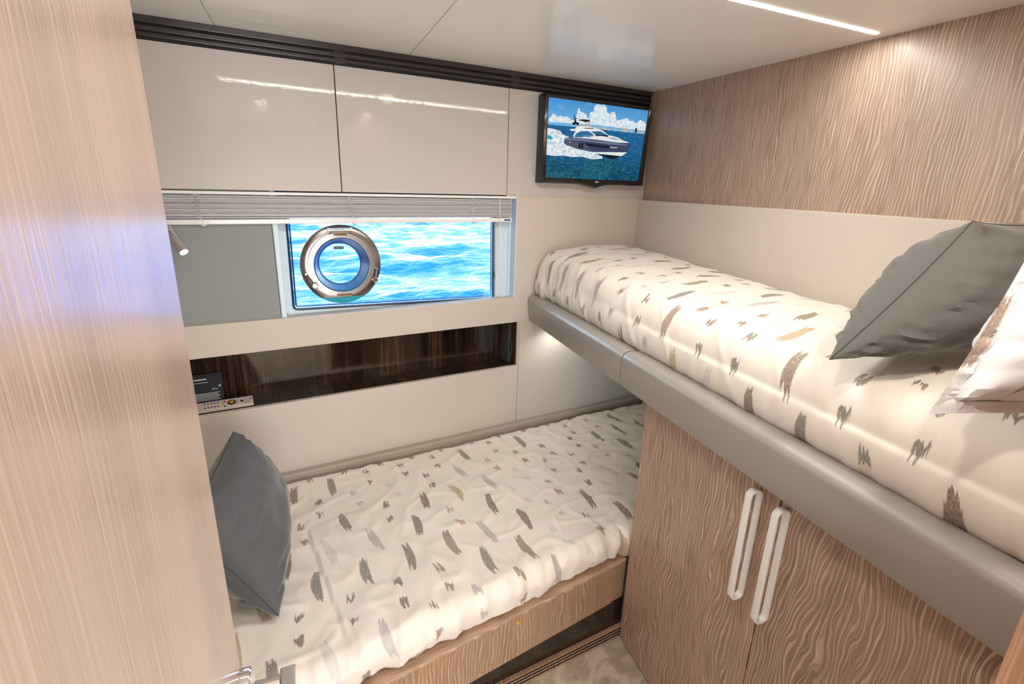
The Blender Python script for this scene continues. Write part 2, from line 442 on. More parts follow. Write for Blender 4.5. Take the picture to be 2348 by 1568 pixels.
# louvred ebony cornice
co_ = sroot('trim_3', (0, 0, .357), 'dark slatted ventilation cornice under the ceiling', 'trim')
box('cornice_back', (-.6, -.001, .357), (1.768, .05, .4149), m_black, co_)
for z0, z1, y0 in ((.3975, .4147, -.014), (.3790, .3905, -.011), (.3640, .3735, -.008)):
    box('slat', (-.6, y0, z0), (1.764, -.001, z1), m_trim, co_, .0012)
for xx in (.392, 1.045):
    box('bracket', (xx, -.006, .360), (xx + .034, -.001, .4145), m_trim, co_)

# ---- window wall with the big pane
ww = sroot('window_1', (.6, .05, -.469), 'hull window with a porthole set into its pane', 'window')
YW = .050
quad = [(.200, -.456), (1.020, -.478), (1.013, -.055), (.205, -.055)]
def rounded(quad, r, n=6):
    out = []
    L = len(quad)
    for i in range(L):
        p = Vector(quad[i]); a = (Vector(quad[i - 1]) - p).normalized(); b = (Vector(quad[(i + 1) % L]) - p).normalized()
        for k in range(n + 1):
            t = k / n; P0, P1, P2 = p + a * r, p, p + b * r
            out.append(P0 * (1 - t) ** 2 + P1 * 2 * t * (1 - t) + P2 * t * t)
    return out
inner = rounded(quad, .020)
def scaled(pts, d):
    c = sum(pts, Vector((0, 0))) / len(pts); out = []
    for i, p in enumerate(pts):
        t = (pts[(i + 1) % len(pts)] - pts[i - 1]); nrm = Vector((t.y, -t.x)).normalized()
        if nrm.dot(p - c) < 0: nrm = -nrm
        out.append(p + nrm * d)
    return out
def ring_mesh(name, rings, mat, parent, smooth=True):
    """rings: list of lists of (x, y, z) with same count, bridged one to the next"""
    bm = bmesh.new(); R = [[bm.verts.new(p) for p in r] for r in rings]; n = len(R[0])
    for A, B in zip(R, R[1:]):
        for k in range(n): bm.faces.new((A[k], A[(k + 1) % n], B[(k + 1) % n], B[k]))
    return frombm(name, bm, mat, parent, smooth)
def at(pts, y): return [(p.x, y, p.y) for p in pts]
# surround: from the flat lining (y .012) sloping back to the gasket
ext = [Vector((min(max(p.x, .155), 1.086), min(max(p.y, -.52), -.03))) for p in scaled(inner, .2)]
mid = [Vector((.168 if p.x < .6 else 1.0855, p.y)) for p in scaled(inner, .05)]
s1 = scaled(inner, .010); s2 = scaled(inner, .028)
sur = ring_mesh('surround', [at(inner, YW + .016), at(inner, YW), at(s1, YW - .001), at(s2, YW - .008)], m_winframe, ww)
bm = bmesh.new()      # flat flange of the surround out to the lining and reveal
fl0 = [(.157, .014), (.157, .030)]
box('surround_left', (.1575, .012, -.475), (.176, .05, -.03), m_winframe, ww, .004)
box('surround_right', (1.043, .043, -.475), (1.090, .06, -.03), m_winframe, ww)
box('reveal_right', (1.0885, .0, -.469), (1.0925, .043, -.0385), m_winframe, ww, .0008)
box('reveal_strip', (1.074, .036, -.469), (1.079, .044, -.04), m_winframe, ww)
ga = ring_mesh('gasket', [at(scaled(inner, .001), YW + .012), at(scaled(inner, .001), YW - .001), at(scaled(inner, -.002), YW - .004), at(scaled(inner, -.007), YW - .002), at(scaled(inner, -.008), YW + .010)], m_gasket, ww)
bl = ring_mesh('glazing_bead', [at(scaled(inner, -.010), YW + .009), at(scaled(inner, -.014), YW + .003), at(scaled(inner, -.016), YW + .010)], Mat('blue_bead', (.02, .20, .50), .2), ww)
# wall round the opening (structure)
hw = sroot('wall_window', (0, .06, -.47), 'grey hull lining beside the window', 'wall')
box('hull_lining', (-.6, .014, -.475), (.1560, .058, -.03), m_grayp, hw, .001)
bm = bmesh.new()
bigr = [Vector(((-.7 if p.x < .6 else 1.3), (-.60 if p.y < -.25 else .1))) for p in inner]
ring_mesh('hull_skin', [at(inner, YW + .015), at(scaled(inner, .03), YW + .015), at(bigr, YW + .015), at(bigr, YW + .03), at(inner, YW + .03), at(inner, YW + .015)], m_winframe, hw, False)
# glass pane with a round cut-out behind the porthole
PC = Vector((.3795, -.2970)); PR = .1435
bm = bmesh.new()
nn = 64
cirp = [PC + Vector((math.cos(2 * PI * k / nn), math.sin(2 * PI * k / nn))) * .10 for k in range(nn)]
def hit(c, d, poly):
    best = None
    for i in range(len(poly)):
        a, b = poly[i], poly[(i + 1) % len(poly)]; e_ = b - a
        den = d.x * e_.y - d.y * e_.x
        if abs(den) < 1e-9: continue
        t = ((a.x - c.x) * e_.y - (a.y - c.y) * e_.x) / den; s_ = ((a.x - c.x) * d.y - (a.y - c.y) * d.x) / den
        if t > 0 and -1e-6 <= s_ <= 1 + 1e-6: best = t if best is None else min(best, t)
    return c + d * best
edge = scaled(inner, -.004)
out_p = [hit(PC, (p - PC).normalized(), edge) for p in cirp]
R4 = [[bm.verts.new((p.x, y, p.y)) for p in ps] for ps, y in ((cirp, YW + .006), (out_p, YW + .006), (out_p, YW + .010), (cirp, YW + .010))]
for i in range(4):
    A, B = R4[i], R4[(i + 1) % 4]
    for k in range(nn): bm.faces.new((A[k], A[(k + 1) % nn], B[(k + 1) % nn], B[k]))
frombm('window_pane', bm, m_glass, ww)
# porthole: flange, hinged frame, rubber, pane
pc = Vector((PC.x, YW - .002, PC.y)); ax = Vector((0, -1, 0))
def lathe_cut(name, prof, mat, parent, keep):       # ring whose part below the chord belongs to another material
    s = Vector((1, 0, 0)); w = Vector((0, 0, 1)); bm = bmesh.new(); n = 96
    R = [[bm.verts.new(pc + ax * h + (s * math.cos(2 * PI * k / n) + w * math.sin(2 * PI * k / n)) * r) for k in range(n)] for r, h in prof]
    for A, B in zip(R, R[1:]):
        for k in range(n): bm.faces.new((A[k], A[(k + 1) % n], B[(k + 1) % n], B[k]))
    geom = list(bm.verts) + list(bm.edges) + list(bm.faces)
    bmesh.ops.bisect_plane(bm, geom=geom, plane_co=(0, 0, pc.z - .120), plane_no=(0, 0, 1), clear_inner=(keep == 'up'), clear_outer=(keep == 'down'))
    return frombm(name, bm, mat, parent, True)
fp = [(.098, .002), (.1435, .002), (.1435, .007), (.141, .0095), (.122, .013), (.118, .013)]
po = lathe_cut('porthole', fp, m_satin, ww, 'up')
po['label'] = 'round polished steel porthole'
lathe_cut('porthole_lower_reflection', fp, m_teal, po, 'down')  # turquoise reflection in the steel flange, painted as a teal segment
lathe('porthole_frame', pc, ax, [(.098, .004), (.098, .018), (.1, .021), (.116, .021), (.1185, .018), (.1185, .010)], m_satin, po, 64)
tube('porthole_rim', [pc + ax * .0205 + Vector((math.cos(a), 0, math.sin(a))) * .1175 for a in np.linspace(0, 2 * PI, 65)[:-1]], .0016, m_chrome, po, 6, True, up=Vector((0, 1, 0)))
lathe('porthole_rubber', pc, ax, [(.0985, .017), (.096, .018), (.078, -.020), (.0765, -.024), (.0765, -.032), (.0985, -.032)], m_rubber, po, 64)
lathe('porthole_pane', pc, ax, [(0, -.026), (.0775, -.026), (.0775, -.030), (0, -.030)], m_glass, po, 48)
lathe('porthole_bead', pc, ax, [(.0768, -.022), (.0740, -.023), (.0740, -.026), (.0768, -.026)], Mat('blue_seal', (.01, .12, .60), .25), po, 48)
hz_ = pc.z + .1235
hg = cyl('hinge', (pc.x - .041, pc.y - .021, hz_), (pc.x + .041, pc.y - .021, hz_), .0085, m_chrome, po, 20)
box('hinge_leaf', (pc.x - .024, pc.y - .024, hz_ - .018), (pc.x + .024, pc.y - .010, hz_), m_chrome, hg, .002)
box('hinge_base', (pc.x - .044, pc.y - .016, hz_ - .008), (pc.x + .044, pc.y - .004, hz_ + .009), m_chrome, hg, .002)
def latch(dx0, dz0, dx1, dz1):
    a = pc + Vector((dx0, -.024, dz0)); b = pc + Vector((dx1, -.020, dz1))
    la = cyl('latch', a + Vector((0, .018, 0)), a - Vector((0, .008, 0)), .0095, m_chrome, po, 20)
    lathe('latch_ring', a, ax, [(.0095, .006), (.0112, .008), (.0095, .010), (.0078, .008)], m_chrome, la, 20, closed=True)
    tube('latch_arm', [b, a], .0038, m_satin, la, 8)
    cyl('latch_pin', b + Vector((0, .012, 0)), b - Vector((0, .005, 0)), .0042, m_chrome, la, 12)
latch(-.1015, -.068, -.128, -.026)
latch(.1155, -.060, .124, -.018)
box('catch', (pc.x - .028, pc.y - .026, pc.z - .1155), (pc.x + .028, pc.y - .018, pc.z - .104), m_chrome, po, .003)
lab = box('certification_plate', (pc.x - .018, pc.y + .024, pc.z + .052), (pc.x + .017, pc.y + .0255, pc.z + .0625), m_dark, po)
for k in range(5): box('print_mark', (pc.x - .016 + k * .0065, pc.y + .0232, pc.z + .0545), (pc.x - .012 + k * .0065, pc.y + .024, pc.z + .060), Mat('pale_print', (.3, .35, .4), .5) if k == 0 else bpy.data.materials['pale_print'], lab)
# scribbled mark near the pane's lower right corner
sc_pts = [wallp(u, v, YW + .004) for u, v in ((1086, 668), (1092, 672), (1098, 665), (1102, 673), (1096, 670), (1090, 674), (1104, 671), (1110, 672), (1120, 672))]
tube('pane_mark', sc_pts, .0006, m_dark, ww, 4, up=Vector((0, 1, 0)))
tube('pane_mark', [wallp(u, v, YW + .004) for u, v in ((1088, 676), (1096, 675), (1104, 677))], .0004, m_dark, ww, 4, up=Vector((0, 1, 0)))

# ---- remaining shell: head wall, doorway wall, passage behind the camera
struct(box('wall_left', (-.66, -2.2, FL), (-.60, .18, .42), m_cream), 'cream wall at the head of the lower bed', 'wall')
struct(box('wall_doorway', (.642, -1.87, FL), (1.55, -1.80, .42), m_jamb), 'brown oak doorway jamb at the near end of the bunk', 'wall')
struct(box('wall_passage_left', (-1.15, -3.2, FL), (-1.1, -2.2, .42), m_cream), 'cream wall of the passage', 'wall')
struct(box('wall_near_left', (-1.1, -2.26, FL), (-.14, -2.2, .42), m_cream), 'cream wall beside the door hinges', 'wall')
struct(box('wall_passage_right', (1.5, -3.2, FL), (1.55, -1.87, .42), m_cream), 'cream wall of the passage on the right', 'wall')
struct(box('wall_back', (-1.15, -3.25, FL), (1.55, -3.2, .42), m_cream), 'cream wall closing the passage', 'wall')

# ---- the sea outside
nx, ny = 220, 260
xs = np.linspace(-9, 22, nx); ys = 1.2 + (np.linspace(0, 1, ny) ** 1.6) * 60
rng = np.random.RandomState(5)
XX, YY = np.meshgrid(xs, ys); ZZ = np.zeros_like(XX)
for k in range(46):
    lam = .34 * 1.08 ** k * (.8 + .4 * rng.rand()); lam = min(lam, 7); th = rng.normal(1.45, .42); kk = 2 * PI / lam
    A = .0135 * lam ** .72
    ph = kk * (XX * math.cos(th) + YY * math.sin(th)) + rng.rand() * 6.28
    ZZ += A * np.sin(ph) * (.5 if lam > 4 else 1)
ZZ *= .85
verts = [(float(XX[j, i]), float(YY[j, i]), float(ZZ[j, i]) - 1.75) for j in range(ny) for i in range(nx)]
faces = [(j * nx + i, j * nx + i + 1, (j + 1) * nx + i + 1, (j + 1) * nx + i) for j in range(ny - 1) for i in range(nx - 1)]
me = bpy.data.meshes.new('sea'); me.from_pydata(verts, [], faces)
sea = link('sea', me, m_sea, None, True); struct(sea, 'bright rippled blue sea outside the window', 'water')

# ================================================================== OVERHEAD LOCKERS
def locker_over(x0, x1, label):
    t = thing('overhead_locker', label, 'cabinet', ((x0 + x1) / 2, .02, -.04), 'glossy overhead lockers above the window')
    box('body', (x0 + .004, .021, -.036), (x1 - .004, .062, .354), m_void, t)
    box('door', (x0 + .0016, .0, -.040), (x1 - .0016, .0205, .356), m_cab, t, .001)
locker_over(-.5985, .389, 'glossy beige overhead locker nearest the open door, left of the joint')
locker_over(.389, 1.0410, 'glossy beige overhead locker between the other locker and the television panel')

# ================================================================== VENETIAN BLIND
bt = thing('venetian_blind', 'white venetian blind pulled up above the hull window', 'blind', (.3, .02, -.148))
BX0, BX1 = -.59, 1.0690
box('headrail', (BX0, -.001, -.0540), (BX1 + .016, .034, -.0445), m_white, bt, .0015)
m_slat = Mat('blind_slat', (.48, .485, .50), .4)
NSL = 20
for k in range(NSL):
    z = -.0572 - k * .00365; tilt = random.uniform(-.0011, .0011); dy = random.uniform(-.0016, .0016)
    bm = bmesh.new(); prof = []
    for s_ in range(5):
        yy = s_ / 4; prof.append((.004 + dy + yy * .025, z + .0013 * math.sin(PI * yy) + tilt * (1 - yy)))
    ring = prof + [(p[0], p[1] - .0027) for p in reversed(prof)]
    a = [bm.verts.new((BX0, p[0], p[1])) for p in ring]; b = [bm.verts.new((BX1, p[0], p[1] + random.uniform(-.0004, .0004))) for p in ring]
    bm.faces.new(a); bm.faces.new(b)
    for i in range(len(ring)): bm.faces.new((a[i], a[(i + 1) % len(ring)], b[(i + 1) % len(ring)], b[i]))
    frombm('slat', bm, m_slat, bt)
br = box('bottom_rail', (BX0, .0, -.1465), (BX1, .030, -.1305), m_white, bt, .003)
bx_ = box('maker_label', (1.032, -.0008, -.1415), (1.062, .0005, -.1355), Mat('blue_label', (.01, .09, .28), .4), br)
for xx in (-.052, .413, .882):
    pts = []
    for k in range(46):
        t_ = k / 45
        pts.append((xx + .010 * math.sin(k * 1.9 + xx * 9) + .006 * math.sin(k * .7) + .010 * t_, -.004 - .003 * math.sin(k * 1.3), -.056 - t_ * .074 + .004 * math.sin(k * 2.3)))
    cd = tube('ladder_cord', pts, .0007, m_white, bt, 4, up=Vector((.1, 1, .1)))
    tube('lift_cord', [(xx + .012, -.003, -.128), (xx + .012, -.003, -.149)], .0007, m_white, cd, 4, up=Vector((0, 1, 0)))
    lathe('cord_button', (xx + .013, .004, -.1465), (0, 0, -1), [(0, 0), (.0075, 0), (.0085, .002), (.005, .0055), (0, .0065)], m_white, cd, 16)
tube('tilt_cord', [(1.007, -.003, -.055), (1.009, -.003, -.20), (1.008, .0, -.36), (1.004, .0, -.375)], .0009, m_white, bt, 5, up=Vector((0, 1, 0)))
tube('tilt_cord', [(1.010, -.003, -.055), (1.012, -.001, -.14), (1.022, .002, -.30), (1.030, .006, -.467)], .0009, m_white, bt, 5, up=Vector((0, 1, 0)))
lathe('cord_tassel', (1.003, 0, -.362), (0, 0, -1), [(0, 0), (.003, .001), (.0042, .008), (.006, .024), (.004, .028), (0, .029)], m_white, bt, 14)

# ================================================================== TELEVISION
tv = thing('television', 'flat black television showing a motor yacht at sea', 'television', (1.45, -.03, .0))
TY = -.050
o4 = [Vector((wallp(u, v, TY).x, wallp(u, v, TY).z)) for u, v in ((1240, 420), (1474, 427), (1496, 245), (1250, 212))]
o4 = [Vector((1.172, .011)), Vector((1.727, .012)), Vector((1.735, .348)), Vector((1.173, .348))]
OUT = rounded(o4, .008, 4)
s4 = [wallp(1220 + cx / 6.03, 200 + cy / 6.03, TY) for cx, cy in ((185, 1250), (1468, 1297), (1615, 322), (235, 135))]
s4 = [Vector((p.x, p.z)) for p in s4]; INN = rounded(s4, .001, 4)
chin = []       # lower lip bulges down in the middle
def chinned(pts):
    out = []
    for p in pts: out.append(p)
    return out
n_b = 12
OUTc = OUT[:5] + [Vector((1.18 + (1.72 - 1.18) * k / n_b, .011 - .016 * math.exp(-((1.18 + .54 * k / n_b - 1.447) / .042) ** 2))) for k in range(1, n_b)] + OUT[5:]
fr = lambda a, b, t: a * (1 - t) + b * t
INc = INN[:5] + [fr(INN[4], INN[5], k / n_b) for k in range(1, n_b)] + INN[5:]
bzl = ring_mesh('bezel', [at(OUTc, -.004), at(OUTc, TY + .006), at(scaled(OUTc, -.003), TY - .001), at([fr(a, b, .55) for a, b in zip(OUTc, INc)], TY - .004), at(INc, TY + .001), at(INc, TY + .006)], m_tvb, tv)
box('back_shell', (1.20, -.034, .04), (1.70, -.0005, .32), m_dark, tv, .006)
# maker's round mark on the chin
lg = lathe('maker_mark', (wallp(1366.5, 417, TY).x - .003, TY - .0042, wallp(1366, 417, TY).z), (0, -1, 0), [(0, .0), (.0040, .0), (.0040, .0012), (0, .0012)], Mat('pale_mark', (.75, .78, .74), .3), tv, 14)
lgm = bpy.data.materials['pale_mark']
lx = wallp(1366.5, 417, TY).x + .0035; lz = wallp(1366, 417, TY).z
tube('maker_letter', [(lx, TY - .005, lz + .003), (lx, TY - .005, lz - .003), (lx + .003, TY - .005, lz - .003)], .0007, lgm, tv, 4, up=Vector((0, 1, 0)))
tube('maker_letter', [(lx + .0085, TY - .005, lz + .003), (lx + .0055, TY - .005, lz + .003), (lx + .0055, TY - .005, lz - .003), (lx + .0085, TY - .005, lz - .003), (lx + .0085, TY - .005, lz), (lx + .007, TY - .005, lz)], .0007, lgm, tv, 4, up=Vector((0, 1, 0)))
# the picture: one flat mesh of layered colour shapes
def scr(name, c, c2=None, kind=None, k=1.0):
    m = Mat(name, (0, 0, 0), .35); m.b.inputs['Specular IOR Level'].default_value = .2
    m.b.inputs['Emission Strength'].default_value = k
    if kind is None: m.b.inputs['Emission Color'].default_value = (*c, 1); return m
    X = m.xyz()
    if kind == 'sky':
        h = (X[2] - .15) * 5.2
        n = m.noise(m.vec(X[0] * 14, X[2] * 30, 3.0), 1, 4, .6)
        m.col(m.mix(n.smooth(.55, .8) * .5, m.ramp(h, [(.0, (.42, .66, .84)), (.35, (.20, .52, .83)), (1, (.05, .29, .66))]), (.75, .86, .93)), 'Emission Color')
    if kind == 'sea':
        n = m.noise(m.vec(X[0] * 42, X[2] * 120, 1.0), 1, 5, .65, .4); h = (X[2] - .03) * 7.0
        deep = m.ramp(h, [(0, (.0, .055, .095)), (.45, (.004, .085, .17)), (1, (.01, .12, .30))])
        m.col(m.mix(n.smooth(.48, .74) * .55, deep, (.10, .34, .55)), 'Emission Color')
    if kind == 'noise':
        n = m.noise(m.vec(X[0] * 60, X[2] * 75, 2.0), 1, 5, .65)
        m.col(m.mix(n.smooth(.35, .62), c, c2), 'Emission Color')
    return m
sm = [scr('screen_sky', None, None, 'sky'), scr('screen_sea', None, None, 'sea'),
      scr('screen_cloud', (.52, .70, .84), (.92, .95, .97), 'noise'), scr('screen_foam', (.45, .62, .74), (.95, .97, .98), 'noise'),
      scr('screen_hull', (.045, .06, .135)), scr('screen_hull_low', (.085, .10, .17)), scr('screen_white', (.86, .88, .88)),
      scr('screen_glass', (.03, .16, .33)), scr('screen_dark', (.012, .014, .02)), scr('screen_city', (.42, .44, .44), (.62, .54, .47), 'noise'),
      scr('screen_teal', (.02, .36, .40)), scr('screen_grey', (.40, .45, .47)), scr('screen_hull_shine', (.17, .20, .30)), scr('screen_wave', (.002, .075, .11), (.02, .15, .25), 'noise')]
shapes = []
def shp(mi, pts, closed=True): shapes.append((mi, pts))
def blob(mi, cx, cy, rx, ry, n=22, rough=.22, sd=1):
    r_ = random.Random(sd); shp(mi, [(cx + rx * math.cos(2 * PI * k / n) * (1 + r_.uniform(-rough, rough)), cy + ry * math.sin(2 * PI * k / n) * (1 + r_.uniform(-rough, rough))) for k in range(n)])
shp(0, [(185, 1250), (1468, 1297), (1615, 322), (235, 135)])
shp(1, [(185, 1250), (1468, 1297), (1567, 648), (900, 577), (215, 512)])
# clouds
shp(2, [(232, 505), (240, 430), (275, 400), (290, 360), (330, 375), (345, 405), (400, 390), (440, 410), (500, 405), (540, 440), (600, 470), (620, 400), (640, 300), (660, 280), (670, 330), (715, 350), (760, 380), (765, 420), (800, 435), (805, 350), (860, 330), (865, 270), (905, 235), (965, 245), (1010, 240), (1045, 290), (1040, 330), (1090, 380), (1095, 345), (1150, 340), (1165, 400), (1175, 460), (1230, 450), (1290, 430), (1320, 425), (1360, 470), (1400, 460), (1440, 500), (1500, 450), (1560, 480), (1590, 520), (1568, 632), (900, 565), (560, 530)])
shp(0, [(232, 512), (232, 480), (400, 486), (560, 500), (900, 520), (1200, 560), (1572, 600), (1568, 644), (900, 574)])
for cx, w_, h_ in ((880, 40, 26), (940, 30, 22), (985, 22, 34), (1020, 40, 24), (1070, 30, 22), (1150, 44, 26), (1255, 26, 52), (1300, 42, 56), (1350, 14, 40), (1380, 20, 26), (1480, 26, 36), (1520, 36, 34)):
    by = 560 + (cx - 820) * .108; shp(9, [(cx - w_ / 2, by + 8), (cx + w_ / 2, by + 10), (cx + w_ / 2, by - h_), (cx - w_ / 2, by - h_ + 2)])
shp(8, [(1428, 628), (1452, 630), (1458, 562), (1436, 560)])
# wake
shp(3, [(212, 560), (300, 575), (390, 600), (430, 650), (520, 690), (480, 760), (560, 800), (680, 860), (860, 905), (980, 960), (975, 990), (820, 995), (700, 960), (560, 965), (440, 945), (300, 950), (200, 930)])
shp(10, [(216, 660), (260, 670), (300, 705), (270, 725), (216, 712)])
shp(13, [(700, 1010), (980, 985), (1110, 1000), (1120, 1080), (1090, 1180), (1010, 1285), (640, 1262), (720, 1120)])
shp(13, [(190, 1180), (420, 1160), (600, 1190), (520, 1250), (188, 1240)])
# hull
shp(5, [(455, 705), (520, 692), (760, 705), (1000, 725), (1200, 755), (1360, 780), (1365, 815), (1322, 900), (1200, 905), (1010, 905), (760, 880), (620, 850), (470, 795), (440, 765)])
shp(4, [(700, 715), (1000, 728), (1200, 755), (1362, 780), (1362, 815), (1322, 900), (1050, 905), (820, 880), (760, 800), (480, 718)])
shp(12, [(460, 700), (760, 722), (1100, 760), (1330, 795), (1320, 808), (1080, 790), (760, 750), (452, 722)])
shp(6, [(700, 878), (850, 895), (1320, 900), (1240, 953), (1080, 935), (860, 915)])
shp(8, [(870, 918), (1080, 936), (1236, 955), (1150, 992), (1090, 992), (980, 950)])
shp(8, [(735, 765), (790, 778), (1180, 822), (1190, 852), (990, 838), (820, 820), (770, 812)])
shp(11, [(1080, 818), (1180, 828), (1190, 845), (1085, 840)])
shp(8, [(500, 740), (556, 748), (552, 775), (508, 768)]); shp(11, [(508, 747), (548, 754), (545, 768), (514, 763)])
for q in (648, 684): shp(8, [(q, 772), (q + 30, 776), (q + 28, 850), (q - 2, 842)])
# superstructure
shp(6, [(522, 578), (600, 574), (625, 540), (700, 534), (830, 548), (980, 600), (1060, 662), (1180, 690), (1270, 735), (1350, 770), (1200, 765), (1000, 738), (820, 715), (580, 695), (572, 668), (608, 604), (540, 602)])
shp(7, [(588, 680), (625, 632), (680, 606), (780, 606), (835, 640), (862, 672), (800, 690), (720, 685), (700, 692), (600, 692)])
shp(7, [(815, 612), (950, 608), (1010, 640), (1050, 664), (930, 662), (880, 655)])
shp(8, [(715, 562), (850, 562), (862, 574), (740, 572)]); shp(8, [(870, 650), (1060, 664), (1060, 684), (890, 672)])
shp(11, [(1040, 690), (1160, 700), (1220, 730), (1120, 725)])
shp(11, [(640, 520), (830, 514), (838, 528), (800, 540), (640, 536)])
shp(8, [(620, 452), (700, 442), (800, 450), (812, 470), (745, 482), (690, 466)])
shp(8, [(585, 385), (594, 382), (604, 430), (636, 420), (634, 430), (608, 440), (620, 480), (655, 490), (650, 520), (628, 526), (612, 500), (596, 524), (566, 520), (562, 490), (590, 478), (592, 440)])
shp(8, [(735, 480), (741, 480), (760, 514), (752, 514)]); shp(8, [(800, 470), (806, 470), (796, 514), (788, 514)])
for q in range(720, 1300, 62):
    yy = 690 + max(0, q - 900) * .16; shp(11, [(q, yy - 18), (q + 3, yy - 18), (q - 8, yy + 34), (q - 11, yy + 34)])
shp(11, [(700, 668), (980, 672), (1250, 728), (1340, 760), (1338, 766), (1248, 734), (980, 678), (700, 674)])
verts, faces, mi_ = [], [], []
for i, (mi, pts) in enumerate(shapes):
    b0 = len(verts)
    for cx, cy in pts:
        p = wallp(1220 + cx / 6.03, 200 + cy / 6.03, TY); verts.append((p.x, TY + .003 - i * .00002, p.z))
    faces.append(tuple(range(b0, b0 + len(pts)))); mi_.append(mi)
me = bpy.data.meshes.new('screen'); me.from_pydata(verts, [], faces)
so = link('screen', me, sm, tv)
for p, k in zip(me.polygons, mi_): p.material_index = k
me.validate()

# ================================================================== NICHE CONTENTS
rc = thing('remote_control', 'silver remote control with coloured buttons lying at the front of the niche', 'remote', (-.06, .05, -.788))
RX0, RX1 = -.175, .036
RY0, RY1 = .022, .060; RZ = -.786
def rsurf(x, f): return (x, RY0 + f * (RY1 - RY0), RZ + .010 + f * .016)     # tilted top face
bm = bm_prism([(RX0, RY0), (RX1, RY0), (RX1, RY1), (RX0, RY1)], 0, 1)
for v in bm.verts:
    f = 0 if v.co.y < (RY0 + RY1) / 2 else 1; v.co.z = RZ if v.co.z < .5 else RZ + .010 + f * .016
bevel(bm, .003, 3)
frombm('casing', bm, m_silver, rc)
def rbtn(name, x, f, r, mat, sy=1.0, h=.0012, par=None):
    c = Vector(rsurf(x, f)); nrm = Vector((0, -.016, .038)).normalized()
    bm = bmesh.new(); s = Vector((1, 0, 0)); w = nrm.cross(s); n_ = 12
    A = [bm.verts.new(c + (s * math.cos(2 * PI * k / n_) * r + w * math.sin(2 * PI * k / n_) * r * sy) - nrm * .001) for k in range(n_)]
    B = [bm.verts.new(v.co + nrm * (h + .001)) for v in A]
    bm.faces.new(B); bm.faces.new(A)
    for k in range(n_): bm.faces.new((A[k], A[(k + 1) % n_], B[(k + 1) % n_], B[k]))
    return frombm(name, bm, mat, par or rc)
m_or = Mat('orange_key', (.85, .28, .02), .4); m_red = Mat('red_key', (.7, .02, .02), .4); m_gr = Mat('green_key', (.1, .4, .03), .4)
m_ye = Mat('yellow_key', (.85, .62, .02), .4); m_bl = Mat('blue_key', (.02, .06, .45), .4)
dp = rbtn('direction_pad', -.032, .5, .014, m_dark, .8); rbtn('select_key', -.032, .5, .008, m_or, .7, .002)
rbtn('volume_key', .000, .5, .0055, m_dark, .8)
rbtn('button', -.054, .72, .0036, m_red); rbtn('button', -.059, .5, .0036, m_gr); rbtn('button', -.061, .28, .0036, m_ye); rbtn('button', -.055, .14, .0034, m_bl)
rbtn('power_key', .029, .6, .0022, m_dark, 1.4)
for i in range(5):
    for j in range(2): rbtn('button', -.075 - i * .010, .25 + .45 * j, .0028, m_dark, .8)
for i in range(3):
    for j in range(3): rbtn('button', .010 + i * .0058, .25 + .25 * j, .0013, m_dark)
    rbtn('button', -.014, .25 + .25 * i, .0013, m_dark)
bk = thing('leaflet', 'dark printed leaflet leaning against the back of the niche', 'leaflet', (-.11, .10, -.785))
bm = bm_box((-.180, .0, 0), (-.053, .002, .108))
for v in bm.verts: v.co.y += .094 + v.co.z * .22; v.co.z += -.784
frombm('card', bm, m_dark, bk)
def onb(x0, x1, z0, z1, mat=m_print, nm='printed_line'):
    bm = bm_box((x0, -.0004, z0), (x1, .0, z1))
    for v in bm.verts: v.co.y += .0938 + v.co.z * .22; v.co.z += -.784
    frombm(nm, bm, mat, bk)
for k in range(7): onb(-.170, -.064 - .004 * (k % 3), .014 + k * .0042, .0156 + k * .0042)
onb(-.090, -.070, .050, .0512); onb(-.090, -.072, .0545, .0557)
onb(-.150, -.098, .078, .0795); onb(-.150, -.102, .088, .0915, Mat('white_print', (.8, .8, .8), .5))
lathe('seal_print', (-.0635, .0935 + .062 * .22, -.784 + .062), (0, -1, .22), [(.0018, 0), (.0018, .0004), (.0036, .0004), (.0036, 0)], bpy.data.materials['white_print'], bk, 16)
so_ = thing('power_socket', 'dark square wall socket on the right end of the niche', 'socket', (1.1135, .068, -.752))
box('face_plate', (1.1105, .044, -.752), (1.1133, .093, -.680), Mat('grey_plate', (.06, .07, .07), .25), so_, .0015)
box('insert', (1.1095, .052, -.740), (1.1108, .085, -.692), m_dark, so_, .001)

# reading lamp behind the door
rl = thing('reading_lamp', 'small chrome tubular reading lamp, lit, fixed to the hull lining', 'lamp', (-.165, .013, -.172))
hp = wallp(421, 577, -.075); hd = Vector((.42, -.55, -.72)).normalized()
tail = hp - hd * .095
cyl('wall_plate', (-.165, .0135, -.172), (-.165, .002, -.172), .018, m_chrome, rl)
tube('stem', [(-.165, .004, -.172), (-.165, -.030, -.170), tail + hd * .02], .004, m_chrome, rl, 8, up=Vector((0, .1, 1)))
lathe('lamp_head', tail, hd, [(0, 0), (.010, .001), (.0135, .006), (.0150, .093), (.0150, .097), (.0130, .097), (.0120, .090), (0, .090)], m_chrome, rl, 28)
lathe('lens', tail, hd, [(0, .0915), (.0105, .0915), (.0105, .0935), (0, .0935)], m_cool, rl, 24)
